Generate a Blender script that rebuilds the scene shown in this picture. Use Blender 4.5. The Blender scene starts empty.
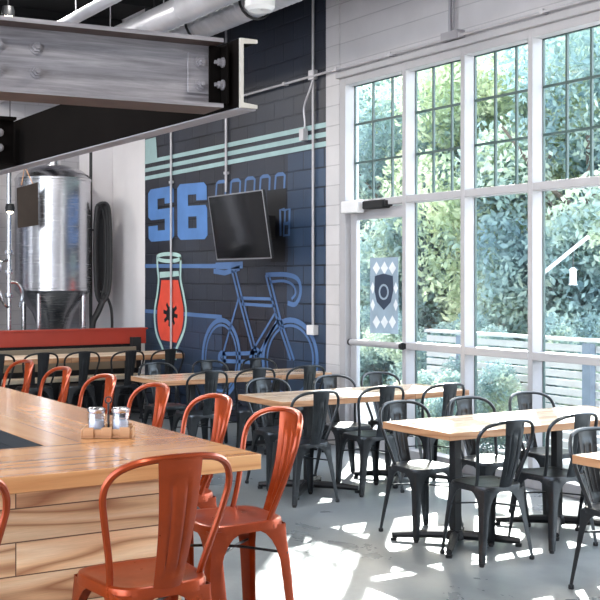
import bpy, bmesh, math, random
from mathutils import Vector, Matrix
random.seed(7)
PI = math.pi
C = bpy.context.scene.collection

# ---------------------------------------------------------------- survey
F = 1148.0; CX = 300.0; HY = 279.0; CAMZ = 1.66
YAW = math.radians(31.8); SN, CS = math.sin(YAW), math.cos(YAW)
XW = 6.37                                   # room face of the window wall

def on_x(px, py, x=XW):
    """survey: where the sight line of a measured point meets the plane X = x -> (Y, Z)"""
    u = (px-CX)/F; D = x/(SN+CS*u)
    return ((CS-SN*u)*D, CAMZ+(HY-py)*D/F)
def on_y(px, py, y):
    u = (px-CX)/F; D = y/(CS-SN*u)
    return ((SN+CS*u)*D, CAMZ+(HY-py)*D/F)

# ---------------------------------------------------------------- materials
def new_mat(name):
    m = bpy.data.materials.new(name); m.use_nodes = True
    nt = m.node_tree
    return m, nt, nt.nodes['Principled BSDF']
def N(nt, t, **kw):
    n = nt.nodes.new(t)
    for k, v in kw.items(): setattr(n, k, v)
    return n
def mix_rgb(nt, a, b, fac, mode='MIX'):
    n = N(nt, 'ShaderNodeMix', data_type='RGBA', blend_type=mode)
    for key, v in ((6, a), (7, b), (0, fac)):
        if isinstance(v, (int, float)): n.inputs[key].default_value = v
        elif isinstance(v, tuple): n.inputs[key].default_value = v+(1,) if len(v) == 3 else v
        else: nt.links.new(v, n.inputs[key])
    return n.outputs[2]
def noise(nt, scale, detail=4, vec=None, rough=.5, dist=0):
    n = N(nt, 'ShaderNodeTexNoise'); n.inputs['Scale'].default_value = scale
    n.inputs['Detail'].default_value = detail; n.inputs['Roughness'].default_value = rough
    n.inputs['Distortion'].default_value = dist
    if vec is not None: nt.links.new(vec, n.inputs['Vector'])
    return n.outputs['Fac']
def ramp(nt, fac, stops):
    n = N(nt, 'ShaderNodeValToRGB'); el = n.color_ramp.elements
    while len(el) < len(stops): el.new(.5)
    for e, (p, c) in zip(el, stops): e.position = p; e.color = c+(1,) if len(c) == 3 else c
    nt.links.new(fac, n.inputs[0]); return n.outputs[0]
def mapping(nt, src, scale=(1,1,1), rot=(0,0,0), loc=(0,0,0)):
    n = N(nt, 'ShaderNodeMapping'); n.inputs['Scale'].default_value = scale
    n.inputs['Rotation'].default_value = rot; n.inputs['Location'].default_value = loc
    nt.links.new(src, n.inputs['Vector']); return n.outputs[0]
def objco(nt): return N(nt, 'ShaderNodeTexCoord').outputs['Object']
def bump(nt, b, h, strength=.3, dist=.01):
    n = N(nt, 'ShaderNodeBump'); n.inputs['Strength'].default_value = strength; n.inputs['Distance'].default_value = dist
    nt.links.new(h, n.inputs['Height']); nt.links.new(n.outputs[0], b.inputs['Normal'])

def plain(name, col, rough=.5, metal=0, var=.12, scale=6, coat=0, spec=.5):
    m, nt, b = new_mat(name)
    f = noise(nt, scale, 5, objco(nt))
    lo = tuple(c*(1-var) for c in col); hi = tuple(min(1, c*(1+var)) for c in col)
    nt.links.new(ramp(nt, f, [(.3, lo), (.7, hi)]), b.inputs['Base Color'])
    b.inputs['Roughness'].default_value = rough; b.inputs['Metallic'].default_value = metal
    b.inputs['Coat Weight'].default_value = coat; b.inputs['Coat Roughness'].default_value = .12
    b.inputs['Specular IOR Level'].default_value = spec
    return m
def painted_metal(name, col, wear, rough, metal, coat=0):
    m, nt, b = new_mat(name); co = objco(nt)
    f = noise(nt, 9, 6, co, .65)
    c = ramp(nt, f, [(.35, tuple(x*.8 for x in col)), (.6, col), (.78, wear)])
    nt.links.new(c, b.inputs['Base Color'])
    r = N(nt, 'ShaderNodeMapRange'); r.inputs['To Min'].default_value = rough*.75; r.inputs['To Max'].default_value = rough*1.3
    nt.links.new(noise(nt, 14, 3, co), r.inputs['Value']); nt.links.new(r.outputs[0], b.inputs['Roughness'])
    b.inputs['Metallic'].default_value = metal
    b.inputs['Coat Weight'].default_value = coat; b.inputs['Coat Roughness'].default_value = .15
    return m
def wood(name, cols, plank=(1.6, .14), axes='xy', rough=.3, coat=.3, grain=1.0, seam=.35, off=(0,0), rings=9, finef=.35):
    """boards running along the first axis"""
    m, nt, b = new_mat(name); co = objco(nt)
    sep = N(nt, 'ShaderNodeSeparateXYZ'); nt.links.new(co, sep.inputs[0])
    A = {'x': sep.outputs[0], 'y': sep.outputs[1], 'z': sep.outputs[2]}
    if axes[0] == 's':                         # x+y for upright cladding that turns a corner
        ad = N(nt, 'ShaderNodeMath', operation='ADD'); nt.links.new(A['x'], ad.inputs[0]); nt.links.new(A['y'], ad.inputs[1]); A['s'] = ad.outputs[0]
    cb = N(nt, 'ShaderNodeCombineXYZ'); nt.links.new(A[axes[0]], cb.inputs[0]); nt.links.new(A[axes[1]], cb.inputs[1])
    v0 = mapping(nt, cb.outputs[0], loc=(off[0], off[1], 0))
    br = N(nt, 'ShaderNodeTexBrick'); nt.links.new(v0, br.inputs['Vector'])
    br.inputs['Scale'].default_value = 1; br.inputs['Brick Width'].default_value = plank[0]; br.inputs['Row Height'].default_value = plank[1]
    br.inputs['Mortar Size'].default_value = .0022; br.inputs['Mortar Smooth'].default_value = .2; br.offset = .37
    br.inputs['Color1'].default_value = (0,0,0,1); br.inputs['Color2'].default_value = (1,1,1,1); br.inputs['Mortar'].default_value = (.5,.5,.5,1)
    shift = N(nt, 'ShaderNodeVectorMath', operation='SCALE'); nt.links.new(br.outputs['Color'], shift.inputs[0]); shift.inputs['Scale'].default_value = 7.3
    addv = N(nt, 'ShaderNodeVectorMath', operation='ADD'); nt.links.new(v0, addv.inputs[0]); nt.links.new(shift.outputs[0], addv.inputs[1])
    base_n = noise(nt, 1.0, 1.5, mapping(nt, addv.outputs[0], scale=(.9*grain, 8*grain, 1)), .4)
    mu_ = N(nt, 'ShaderNodeMath', operation='MULTIPLY'); nt.links.new(base_n, mu_.inputs[0]); mu_.inputs[1].default_value = rings
    wv = N(nt, 'ShaderNodeMath', operation='PINGPONG'); nt.links.new(mu_.outputs[0], wv.inputs[0]); wv.inputs[1].default_value = 1
    fine = noise(nt, 6, 6, mapping(nt, addv.outputs[0], scale=(2, 40, 1)), .7)
    col = ramp(nt, wv.outputs[0], [(0, cols[0]), (.3, cols[1]), (1, cols[2])])
    col = mix_rgb(nt, col, ramp(nt, fine, [(.3, (.72,.66,.6)), (.7, (1.08,1.05,1.02))]), finef, 'MULTIPLY')
    tone = ramp(nt, br.outputs['Color'], [(0, (.78,.75,.72)), (1, (1.1,1.1,1.1))])
    col = mix_rgb(nt, col, tone, .8, 'MULTIPLY')
    col = mix_rgb(nt, col, tuple(c*seam for c in cols[0]), br.outputs['Fac'])
    nt.links.new(col, b.inputs['Base Color'])
    b.inputs['Roughness'].default_value = rough; b.inputs['Coat Weight'].default_value = coat; b.inputs['Coat Roughness'].default_value = .1
    bump(nt, b, fine, .08, .002)
    return m
def blocks(name, c1, c2, mortar, rough=.6, bs=.35, plane='yz', blotch=None, bw=.4, ms=.006):
    m, nt, b = new_mat(name); co = objco(nt)
    sep = N(nt, 'ShaderNodeSeparateXYZ'); nt.links.new(co, sep.inputs[0])
    cb = N(nt, 'ShaderNodeCombineXYZ'); nt.links.new(sep.outputs[1 if plane[0] == 'y' else 0], cb.inputs[0]); nt.links.new(sep.outputs[2], cb.inputs[1])
    br = N(nt, 'ShaderNodeTexBrick'); nt.links.new(cb.outputs[0], br.inputs['Vector'])
    br.inputs['Scale'].default_value = 1; br.inputs['Brick Width'].default_value = bw; br.inputs['Row Height'].default_value = .2
    br.inputs['Mortar Size'].default_value = ms; br.inputs['Mortar Smooth'].default_value = .4
    for k, c in (('Color1', c1), ('Color2', c2), ('Mortar', mortar)): br.inputs[k].default_value = c+(1,)
    col = br.outputs['Color']
    if blotch:
        f = noise(nt, .55, 2, co)
        col = mix_rgb(nt, col, blotch, ramp(nt, f, [(.42, (0,0,0)), (.62, (1,1,1))]))
    nt.links.new(mix_rgb(nt, col, ramp(nt, noise(nt, 2.2, 6, co), [(.3, (.86,.86,.86)), (.7, (1.05,1.05,1.05))]), .7, 'MULTIPLY'), b.inputs['Base Color'])
    inv = N(nt, 'ShaderNodeMath', operation='SUBTRACT'); inv.inputs[0].default_value = 1; nt.links.new(br.outputs['Fac'], inv.inputs[1])
    ad = N(nt, 'ShaderNodeMath', operation='MULTIPLY_ADD'); nt.links.new(noise(nt, 60, 3, co), ad.inputs[0]); ad.inputs[1].default_value = .15
    nt.links.new(inv.outputs[0], ad.inputs[2])
    bump(nt, b, ad.outputs[0], bs, .012); b.inputs['Roughness'].default_value = rough
    return m

M = {}
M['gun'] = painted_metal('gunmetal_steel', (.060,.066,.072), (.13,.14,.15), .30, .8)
M['orange'] = painted_metal('orange_powder_coat', (.35,.047,.006), (.48,.09,.02), .30, .45, .1)
M['rubber'] = plain('black_rubber', (.015,.015,.017), .6)
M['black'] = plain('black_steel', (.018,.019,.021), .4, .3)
M['matt_black'] = plain('matt_black_paint', (.012,.013,.015), .8)
M['tabletop'] = wood('table_wood', ((.60,.44,.29), (.70,.54,.38), (.78,.63,.47)), (1.9, .11), 'xy', .26, .4, 1.0, .35, (0,0), 5)
M['tableedge'] = wood('table_edge_wood', ((.36,.17,.08), (.50,.26,.13), (.60,.34,.18)), (1.9, .2), 'sz', .45, .1, 1.0)
CT = ((.40,.17,.06), (.52,.245,.09), (.62,.32,.135))
M['counter_x'] = wood('counter_wood_x', CT, (1.5, .14), 'xy', .24, .25, .9, .4, (0, .02), 5)
M['counter_y'] = wood('counter_wood_y', CT, (1.9, .14), 'yx', .24, .25, .9, .4, (0, .03), 5)
M['counter_edge'] = wood('counter_edge_wood', ((.60,.27,.10), (.76,.40,.17), (.82,.47,.22)), (2.5, .3), 'sz', .4, .1, .8)
M['clad'] = wood('cladding_wood', ((.42,.19,.09), (.82,.52,.29), (.90,.66,.42)), (1.35, .105), 'sz', .45, .05, .8, .3, (.77, 0), 16, .5)
M['caddy'] = wood('caddy_wood', ((.36,.16,.07), (.50,.26,.12), (.58,.34,.18)), (1, .3), 'xz', .5, 0, 1)
M['pale'] = wood('pale_wood', ((.62,.50,.36), (.76,.65,.50), (.84,.75,.61)), (2.4, .12), 'xy', .4, .1, 1)
M['mural'] = blocks('mural_blocks', (.017,.019,.029), (.024,.027,.039), (.003,.004,.008), .45, .7, 'yz', (.026,.034,.055), .4, .011)
M['p_slate'] = blocks('slate_blue_blocks', (.034,.062,.115), (.044,.076,.135), (.008,.014,.028), .45, .7, 'yz', (.026,.045,.085), .4, .011)
M['white_blocks'] = blocks('white_blocks', (.58,.565,.58), (.61,.595,.61), (.44,.43,.45), .55, .4, 'yz', None, 30)
M['plaster'] = plain('white_plaster', (.78,.76,.78), .7, 0, .06, 1.2)
M['back_blocks'] = blocks('back_blocks', (.60,.59,.62), (.64,.63,.66), (.5,.49,.52), .6, .25, 'xz')
M['frame'] = plain('white_aluminium', (.42,.415,.435), .5, 0, .03)
M['muntin'] = plain('green_black_muntin', (.05,.09,.085), .4)
M['grey_stile'] = plain('grey_aluminium', (.36,.35,.38), .4, .3, .05)
M['conduit'] = plain('grey_conduit', (.55,.54,.57), .4, .3, .06)
M['duct'] = plain('galvanised_duct', (.62,.62,.66), .35, .45, .12, 3)
M['ceil'] = plain('black_ceiling', (.008,.008,.009), .9)
M['red'] = plain('red_rail_paint', (.38,.042,.024), .45, 0, .1, 3)
M['white'] = plain('white_paint', (.75,.75,.76), .4, 0, .03)
M['signbrown'] = plain('brown_board', (.045,.033,.026), .6)
M['screen'] = plain('black_screen', (.003,.003,.004), .10, 0, .05, 2, 0, .18)
M['bezel'] = plain('silver_bezel', (.35,.35,.37), .3, .7)
def mural_paint(name, col): return plain(name, col, .5, 0, .1, 4)
M['p_teal'] = mural_paint('mural_teal', (.33,.49,.50)); M['p_blue'] = mural_paint('mural_blue', (.09,.215,.50))
M['p_line'] = mural_paint('mural_line_blue', (.085,.17,.36)); M['p_dim'] = mural_paint('mural_dim_blue', (.05,.085,.15))
M['p_red'] = mural_paint('mural_red', (.75,.085,.05)); M['p_dark'] = mural_paint('mural_black', (.008,.009,.013))
M['p_foam'] = mural_paint('mural_foam', (.42,.62,.60))

# steel beam with mill streaks
m, nt, b = new_mat('mill_steel'); co = objco(nt)
f = noise(nt, 3, 7, mapping(nt, co, scale=(.8, 1, 14)), .7, .4)
g = noise(nt, 2.0, 4, co)
c = ramp(nt, f, [(.25, (.14,.13,.135)), (.5, (.26,.245,.255)), (.75, (.42,.40,.40))])
nt.links.new(mix_rgb(nt, c, ramp(nt, g, [(.35, (.8,.78,.8)), (.65, (1.1,1.1,1.12))]), .7, 'MULTIPLY'), b.inputs['Base Color'])
b.inputs['Roughness'].default_value = .5; b.inputs['Metallic'].default_value = .25; M['mill'] = m
M['rust'] = plain('brown_primer', (.085,.055,.045), .6, .1, .25, 8)
M['darkbeam'] = plain('shade_black_steel', (.005,.004,.0036), .95, 0, .2, 3, 0, .04)  # near-black steel: the channel's unlit look is put into the colour

# floor: polished concrete
m, nt, b = new_mat('polished_concrete'); co = objco(nt)
f = noise(nt, 1.1, 8, co, .6, .4); g = noise(nt, 14, 6, co, .7)
c = ramp(nt, f, [(.3, (.13,.15,.165)), (.5, (.185,.21,.225)), (.72, (.26,.285,.295))])
c = mix_rgb(nt, c, ramp(nt, g, [(.3, (.85,.85,.85)), (.7, (1.08,1.08,1.08))]), .6, 'MULTIPLY')
nt.links.new(c, b.inputs['Base Color'])
nt.links.new(ramp(nt, f, [(.3, (.22,.22,.22)), (.7, (.42,.42,.42))]), b.inputs['Roughness'])
bump(nt, b, g, .04, .004); M['floor'] = m

# brushed stainless
m, nt, b = new_mat('stainless'); co = objco(nt)
b.inputs['Base Color'].default_value = (.62,.62,.65,1); b.inputs['Metallic'].default_value = 1
f = noise(nt, 4, 5, mapping(nt, co, scale=(1, 1, 40)), .6)
nt.links.new(ramp(nt, f, [(.3, (.16,.16,.16)), (.7, (.30,.30,.30))]), b.inputs['Roughness'])
b.inputs['Anisotropic'].default_value = .6; M['steel'] = m

# window glass
def glass_mat(name, tint, refl):
    m = bpy.data.materials.new(name); m.use_nodes = True; nt = m.node_tree; nt.nodes.clear()
    o = N(nt, 'ShaderNodeOutputMaterial'); t = N(nt, 'ShaderNodeBsdfTransparent'); t.inputs[0].default_value = tint+(1,)
    g = N(nt, 'ShaderNodeBsdfGlossy'); g.inputs['Roughness'].default_value = .02
    lw = N(nt, 'ShaderNodeLayerWeight'); lw.inputs[0].default_value = .5
    pw = N(nt, 'ShaderNodeMath', operation='POWER'); nt.links.new(lw.outputs['Facing'], pw.inputs[0]); pw.inputs[1].default_value = 4
    ma = N(nt, 'ShaderNodeMath', operation='MULTIPLY_ADD'); nt.links.new(pw.outputs[0], ma.inputs[0]); ma.inputs[1].default_value = .6; ma.inputs[2].default_value = refl
    mx = N(nt, 'ShaderNodeMixShader'); nt.links.new(ma.outputs[0], mx.inputs[0]); nt.links.new(t.outputs[0], mx.inputs[1]); nt.links.new(g.outputs[0], mx.inputs[2])
    nt.links.new(mx.outputs[0], o.inputs[0]); return m
M['glass'] = glass_mat('window_glass', (.95,.98,.98), .025)
M['jar'] = glass_mat('jar_glass', (.86,.88,.92), .10)
M['salt'] = plain('salt', (.78,.78,.80), .7)
# leaves
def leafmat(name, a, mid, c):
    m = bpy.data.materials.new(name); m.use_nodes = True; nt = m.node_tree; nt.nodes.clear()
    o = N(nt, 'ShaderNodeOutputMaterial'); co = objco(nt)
    col = ramp(nt, noise(nt, .9, 4, co, .6), [(.32, a), (.5, mid), (.66, c)])  # sunlit yellow and shaded blue zones mixed into the leaf colour
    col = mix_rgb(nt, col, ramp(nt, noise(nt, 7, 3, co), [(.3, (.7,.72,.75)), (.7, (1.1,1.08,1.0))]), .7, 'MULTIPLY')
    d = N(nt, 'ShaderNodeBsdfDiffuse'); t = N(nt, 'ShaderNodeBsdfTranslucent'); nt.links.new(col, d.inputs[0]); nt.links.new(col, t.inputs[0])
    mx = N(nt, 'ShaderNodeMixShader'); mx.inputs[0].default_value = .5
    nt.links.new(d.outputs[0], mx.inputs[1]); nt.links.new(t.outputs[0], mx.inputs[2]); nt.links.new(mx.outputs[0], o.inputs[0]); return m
M['leafA'] = leafmat('leaf_sunlit_yellow', (.27,.38,.35), (.55,.64,.42), (.88,.90,.66))
M['leafB'] = leafmat('leaf_shaded_blue', (.18,.29,.33), (.36,.48,.46), (.75,.82,.62))
M['bark'] = plain('bark', (.12,.095,.075), .9, 0, .3, 12)
M['ground'] = plain('sunlit_paving', (.42,.42,.40), .8, 0, .2, 1.5)
M['slat'] = plain('white_slat_paint', (.62,.62,.62), .6, 0, .06)
M['postblue'] = plain('blue_grey_post', (.20,.25,.32), .6)

# ---------------------------------------------------------------- mesh helpers
class MB:
    def __init__(s): s.v = []; s.f = []; s.m = []; s.sm = []
    def add(s, vs, fs, mi=0, smooth=False):
        o = len(s.v); s.v += [tuple(v) for v in vs]
        for f in fs: s.f.append([i+o for i in f]); s.m.append(mi); s.sm.append(smooth)
        return s
    def box(s, a, b, mi=0, M4=None, mis=None):
        x0,y0,z0 = a; x1,y1,z1 = b
        vs = [Vector(p) for p in ((x0,y0,z0),(x1,y0,z0),(x1,y1,z0),(x0,y1,z0),(x0,y0,z1),(x1,y0,z1),(x1,y1,z1),(x0,y1,z1))]
        if M4 is not None: vs = [M4 @ v for v in vs]
        fs = [(0,3,2,1),(4,5,6,7),(0,1,5,4),(1,2,6,5),(2,3,7,6),(3,0,4,7)]
        o = len(s.v); s.v += [tuple(v) for v in vs]
        for k, f in enumerate(fs): s.f.append([i+o for i in f]); s.m.append(mis[k] if mis else mi); s.sm.append(False)
        return s
    def tube(s, pts, r, n=8, mi=0, closed=False, cap=True):
        pts = [Vector(p) for p in pts]; rs = r if isinstance(r, (list, tuple)) else [r]*len(pts)
        L = len(pts); rings = []; prev = None
        for i, p in enumerate(pts):
            if closed: t = pts[(i+1) % L]-pts[i-1]
            else: t = pts[min(i+1, L-1)]-pts[max(i-1, 0)]
            t.normalize()
            if prev is None:
                a = Vector((0,0,1)) if abs(t.z) < .9 else Vector((1,0,0)); nrm = t.cross(a).normalized()
            else:
                nrm = (prev-t*prev.dot(t)).normalized()
            prev = nrm; bn = t.cross(nrm)
            rings.append([p+(nrm*math.cos(2*PI*k/n)+bn*math.sin(2*PI*k/n))*rs[i] for k in range(n)])
        vs = [v for ring in rings for v in ring]; fs = []
        for i in range(L if closed else L-1):
            j = (i+1) % L
            for k in range(n): fs.append((i*n+k, i*n+(k+1) % n, j*n+(k+1) % n, j*n+k))
        s.add(vs, fs, mi, True)
        if cap and not closed:
            o = len(s.v)-len(vs)
            s.f.append([o+k for k in range(n)][::-1]); s.m.append(mi); s.sm.append(False)
            s.f.append([o+(L-1)*n+k for k in range(n)]); s.m.append(mi); s.sm.append(False)
        return s
    def lathe(s, prof, n=24, c=(0,0,0), mi=0, smooth=True):
        vs = []; fs = []
        for r, z in prof:
            for k in range(n): vs.append((c[0]+r*math.cos(2*PI*k/n), c[1]+r*math.sin(2*PI*k/n), c[2]+z))
        for i in range(len(prof)-1):
            for k in range(n): fs.append((i*n+k, i*n+(k+1) % n, (i+1)*n+(k+1) % n, (i+1)*n+k))
        s.add(vs, fs, mi, smooth); return s
    def prism(s, poly, d, mi=0):
        """poly: list of 3D points, extruded by vector d"""
        n = len(poly); P = [Vector(p) for p in poly]; Q = [p+Vector(d) for p in P]
        s.add(P+Q, [list(range(n))[::-1], [n+i for i in range(n)]]+[(i, (i+1) % n, n+(i+1) % n, n+i) for i in range(n)], mi); return s
    def build(s, name, mats, parent=None, loc=None, rz=0, bevel=0, fix=True):
        me = bpy.data.meshes.new(name)
        me.from_pydata(s.v, [], s.f)
        for mt in (mats if isinstance(mats, (list, tuple)) else [mats]): me.materials.append(mt)
        for p, mi, sm in zip(me.polygons, s.m, s.sm): p.material_index = mi; p.use_smooth = sm
        if fix:
            bm = bmesh.new(); bm.from_mesh(me); bmesh.ops.recalc_face_normals(bm, faces=bm.faces); bm.to_mesh(me); bm.free()
        me.set_sharp_from_angle(angle=math.radians(42))
        o = bpy.data.objects.new(name, me); C.objects.link(o)
        if parent: o.parent = parent
        if loc: o.location = loc
        o.rotation_euler.z = rz
        if bevel:
            bv = o.modifiers.new('bevel', 'BEVEL'); bv.width = bevel; bv.segments = 2; bv.limit_method = 'ANGLE'
        return o
def smooth_path(pts, k=6):
    P = [Vector(p) for p in pts]; out = []
    for i in range(len(P)-1):
        a, b, c, d = P[max(i-1, 0)], P[i], P[i+1], P[min(i+2, len(P)-1)]
        for j in range(k):
            t = j/k
            out.append(.5*((2*b)+(c-a)*t+(2*a-5*b+4*c-d)*t*t+(3*b-a-3*c+d)*t**3))
    out.append(P[-1]); return out
def sheet(mb, fn, nu, nv, th, mi=0):
    """double skinned sheet from fn(u,v)->point, th = thickness"""
    g = [[Vector(fn(i/nu, j/nv)) for i in range(nu+1)] for j in range(nv+1)]
    def nr(j, i):
        a = g[j][min(i+1, nu)]-g[j][max(i-1, 0)]; b = g[min(j+1, nv)][i]-g[max(j-1, 0)][i]
        return a.cross(b).normalized()
    A = [g[j][i] for j in range(nv+1) for i in range(nu+1)]; B = [g[j][i]-nr(j, i)*th for j in range(nv+1) for i in range(nu+1)]
    W = nu+1; n = len(A); fs = []
    for j in range(nv):
        for i in range(nu):
            a = j*W+i; fs.append((a, a+1, a+W+1, a+W)); fs.append((n+a, n+a+W, n+a+W+1, n+a+1))
    edge = [i for i in range(W)]+[j*W+nu for j in range(1, nv+1)]+[nv*W+i for i in range(nu-1, -1, -1)]+[j*W for j in range(nv-1, 0, -1)]
    for k in range(len(edge)):
        a, b = edge[k], edge[(k+1) % len(edge)]; fs.append((a, n+a, n+b, b))
    mb.add(A+B, fs, mi, True); return mb
def tag(o, label=None, cat=None, group=None, kind=None):
    for k, v in (('label', label), ('category', cat), ('group', group), ('kind', kind)):
        if v: o[k] = v
    return o
def thing(name, label, cat, loc=(0,0,0), rz=0, group=None):
    o = bpy.data.objects.new(name, None); C.objects.link(o); o.empty_display_size = .1
    o.location = loc; o.rotation_euler = (0, 0, rz); return tag(o, label, cat, group)
def dup(root, loc, rz, label, group=None):
    r = root.copy(); C.objects.link(r); r.location = loc; r.rotation_euler = (0, 0, rz); r['label'] = label
    if group: r['group'] = group
    for ch in list(root.children):
        c = ch.copy(); C.objects.link(c); c.parent = r
        for g in list(ch.children):
            d = g.copy(); C.objects.link(d); d.parent = c
    return r
def struct(o): o['kind'] = 'structure'; return o

# ---------------------------------------------------------------- the setting
ZC = 5.3; YB = 16.3; XL = -5.0; YN = -3.0
struct(MB().box((XL, YN, -.12), (XW+.25, YB+.2, 0)).build('floor', M['floor']))
cb = MB().box((XL, YN, ZC), (XW+.25, YB+.2, ZC+.15))
struct(cb.build('ceiling', M['ceil']))
mb = MB()
WT = 3.65; WY = 9.51                                     # head of the window band, far jamb
MUR0 = on_x(327, 0)[0]; MUR1 = on_x(145, 0)[0]
mb.box((XW, MUR0, 0), (XW+.22, MUR1, ZC), 0)
mb.box((XW-.012, WY, 0), (XW+.22, MUR0, ZC), 1)
mb.box((XW, MUR1, 0), (XW+.22, YB, ZC), 2)
mb.box((XW, YN, WT), (XW+.22, WY, ZC), 1)
mb.box((XW, YN, 0), (XW+.22, 1.0, WT), 1)
wall_right = struct(mb.build('wall_right', [M['mural'], M['white_blocks'], M['plaster']]))
wb = MB().box((XL, YB, 0), (XW+.22, YB+.2, ZC), 0)
struct(wb.build('wall_back', M['back_blocks']))
struct(MB().box((XL-.2, 9.0, 0), (XL, YB+.2, ZC), 0).build('wall_left', M['white_blocks']))
struct(MB().box((XL, YN-.2, 0), (XW+.22, YN, ZC), 0).build('wall_near', M['white_blocks']))
# projecting head course above the window, a slim shadow line under it
struct(MB().box((XW-.05, 1.0, WT), (XW-.0005, WY+.02, WT+.06)).build('trim_1', M['frame'], None, None, 0, .008))

# roof joists under the ceiling
jo = MB()
for y in [3, 5, 7, 9, 11, 13, 15]:
    jo.box((XL+.05, y-.04, ZC-.30), (XW-.02, y+.04, ZC-.02))
struct(jo.build('trim_2', M['ceil']))

# mural painted on the block wall ------------------------------------------
def flat(mb, pts, layer=1, mi=0):
    x = XW-.0015*layer
    P = [(x, *on_x(px, py)) for px, py in pts]
    mb.prism(P, (-.0008, 0, 0), mi)
def ribbon(mb, pts, w, layer=1, closed=False, mi=0):
    x = XW-.0015*layer
    P = [Vector(on_x(px, py)) for px, py in pts]; n = len(P); L = []; R = []
    for i in range(n):
        a = P[(i-1) % n] if (closed or i > 0) else P[i]; b = P[(i+1) % n] if (closed or i < n-1) else P[i]
        t = (b-a); t = t.normalized() if t.length > 1e-6 else Vector((1, 0)); nn = Vector((-t.y, t.x))*w/2
        L.append(P[i]+nn); R.append(P[i]-nn)
    vs = [(x, p.x, p.y) for p in L]+[(x, p.x, p.y) for p in R]
    fs = [(i, (i+1) % n, n+(i+1) % n, n+i) for i in range(n if closed else n-1)]
    mb.add(vs, fs, mi)
def ellipse(cx, cy, rx, ry, n=40, a0=0, a1=360):
    k = n if a1-a0 == 360 else n+1
    return [(cx+rx*math.cos(math.radians(a0+(a1-a0)*i/n)), cy-ry*math.sin(math.radians(a0+(a1-a0)*i/n))) for i in range(k)]
# slate fields
s = MB(); flat(s, [(145,311),(222,317),(222,420),(145,408)], 1); flat(s, [(287,262),(327,262),(327,430),(287,424)], 1)
flat(s, [(288,150),(326.5,142),(326.5,262),(288,262)], 1)
s.build('painted_field', M['p_slate'], wall_right, fix=False)
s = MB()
flat(s, [(267,190.5),(287,188),(285,262),(271,262)], 2); s.build('painted_dark_block', M['p_dark'], wall_right, fix=False)  # near-black block to the right of the screen
# three pale stripes and the pale shape at the far corner
s = MB()
for (y0, y1) in ((162.5,124.5), (170.5,134), (178.5,143.5)): ribbon(s, [(145,y0),(236,(y0+y1)/2),(327,y1)], .052, 2)
flat(s, [(145.5,140),(156,137),(156.5,143),(157.5,160),(145.5,164)], 2)
s.build('painted_stripe', M['p_teal'], wall_right, fix=False)
s = MB()
ribbon(s, [(145,266),(243,266)], .05, 2); ribbon(s, [(145,311),(222,317)], .05, 2)
s.build('painted_line', M['p_line'], wall_right, fix=False)
# S and 6
def glyph(mb, quad, rects):
    (ax, ay), (bx, by), (cx_, cy_), (dx, dy) = quad        # tl tr br bl
    def P(u, v): 
        return (ax*(1-u)*(1-v)+bx*u*(1-v)+cx_*u*v+dx*(1-u)*v, ay*(1-u)*(1-v)+by*u*(1-v)+cy_*u*v+dy*(1-u)*v)
    for poly in rects: flat(mb, [P(u, v) for u, v in poly], 3)
def R_(u0, v0, u1, v1): return [(u0,v0),(u1,v0),(u1,v1),(u0,v1)]
s = MB()
S_ = [[(.10,0),(.90,0),(1,.07),(1,.2),(0,.2),(0,.07)], R_(0,.2,.36,.4), R_(.64,.2,1,.31), [(0,.4),(1,.4),(1,.59),(.1,.59),(0,.53)],
      R_(.64,.59,1,.8), R_(0,.70,.36,.8), [(0,.8),(1,.8),(1,.93),(.9,1),(.1,1),(0,.93)]]
glyph(s, [(148.5,190),(174,185.5),(174.5,240),(149,242)], S_)
s.build('painted_letter', M['p_blue'], wall_right, fix=False)
s = MB()
S6 = [[(.10,0),(.90,0),(1,.07),(1,.2),(0,.2),(0,.07)], R_(0,.2,.36,.8), R_(.64,.2,1,.31), [(.36,.4),(.95,.4),(1,.46),(1,.59),(.36,.59)],
      R_(.64,.59,1,.8), [(0,.8),(1,.8),(1,.93),(.9,1),(.1,1),(0,.93)]]
glyph(s, [(177.5,184.5),(207,182),(208,239),(178,240)], S6)
s.build('painted_numeral', M['p_blue'], wall_right, fix=False)
# dim outlined tumblers beside the screen
s = MB()
for x, y in ((216,182),(230.5,180.5),(245,178.5),(260,176.5),(275,174.5)):
    ribbon(s, [(x,y+16),(x+1,y+1.5),(x+3,y),(x+8,y-.6),(x+10,y+1),(x+9.4,y+15)], .04, 2)
for x, y in ((281,210),):
    ribbon(s, [(x,y+26),(x-.5,y),(x+4,y-.5)], .04, 3); ribbon(s, [(x+4,y+14),(x+4.4,y),(x+9,y-1),(x+8.4,y+25),(x+3,y+25.5),(x+3.3,y+14),(x+8.6,y+13)], .04, 3)
s.build('painted_tumbler_outline', M['p_line'], wall_right, fix=False)
# beer glass with red fill
s = MB()
out = smooth_path([(157.5,258,0),(158,268,0),(159,280,0),(157.5,295,0),(155,312,0),(156.5,332,0),(162,346,0),(164,352,0)], 4)
inr = smooth_path([(176,352,0),(178,346,0),(184.5,330,0),(186.5,312,0),(184,295,0),(181,280,0),(181,268,0),(181,257,0)], 4)
outl = [(p.x, p.y) for p in out]; inl = [(p.x, p.y) for p in inr]
ribbon(s, outl, .05, 4); ribbon(s, inl, .05, 4); ribbon(s, ellipse(169.3,257.5,11.8,3.6), .05, 4, True); ribbon(s, [(164,352),(163,358),(177,358),(176,352)], .05, 4)
flat(s, [(160,272),(179,271),(179.5,276),(160.3,278)], 4)
s.build('painted_glass_outline', M['p_foam'], wall_right, fix=False)
s = MB()
lf = [(p.x+2.6, p.y) for p in out if 279 < p.y < 343]; rt = [(p.x-2.6, p.y) for p in inr if 277 < p.y < 343]
flat(s, lf+rt, 3); s.build('painted_beer', M['p_red'], wall_right, fix=False)
s = MB(); flat(s, ellipse(171,314,4.2,7.5), 5)
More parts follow.
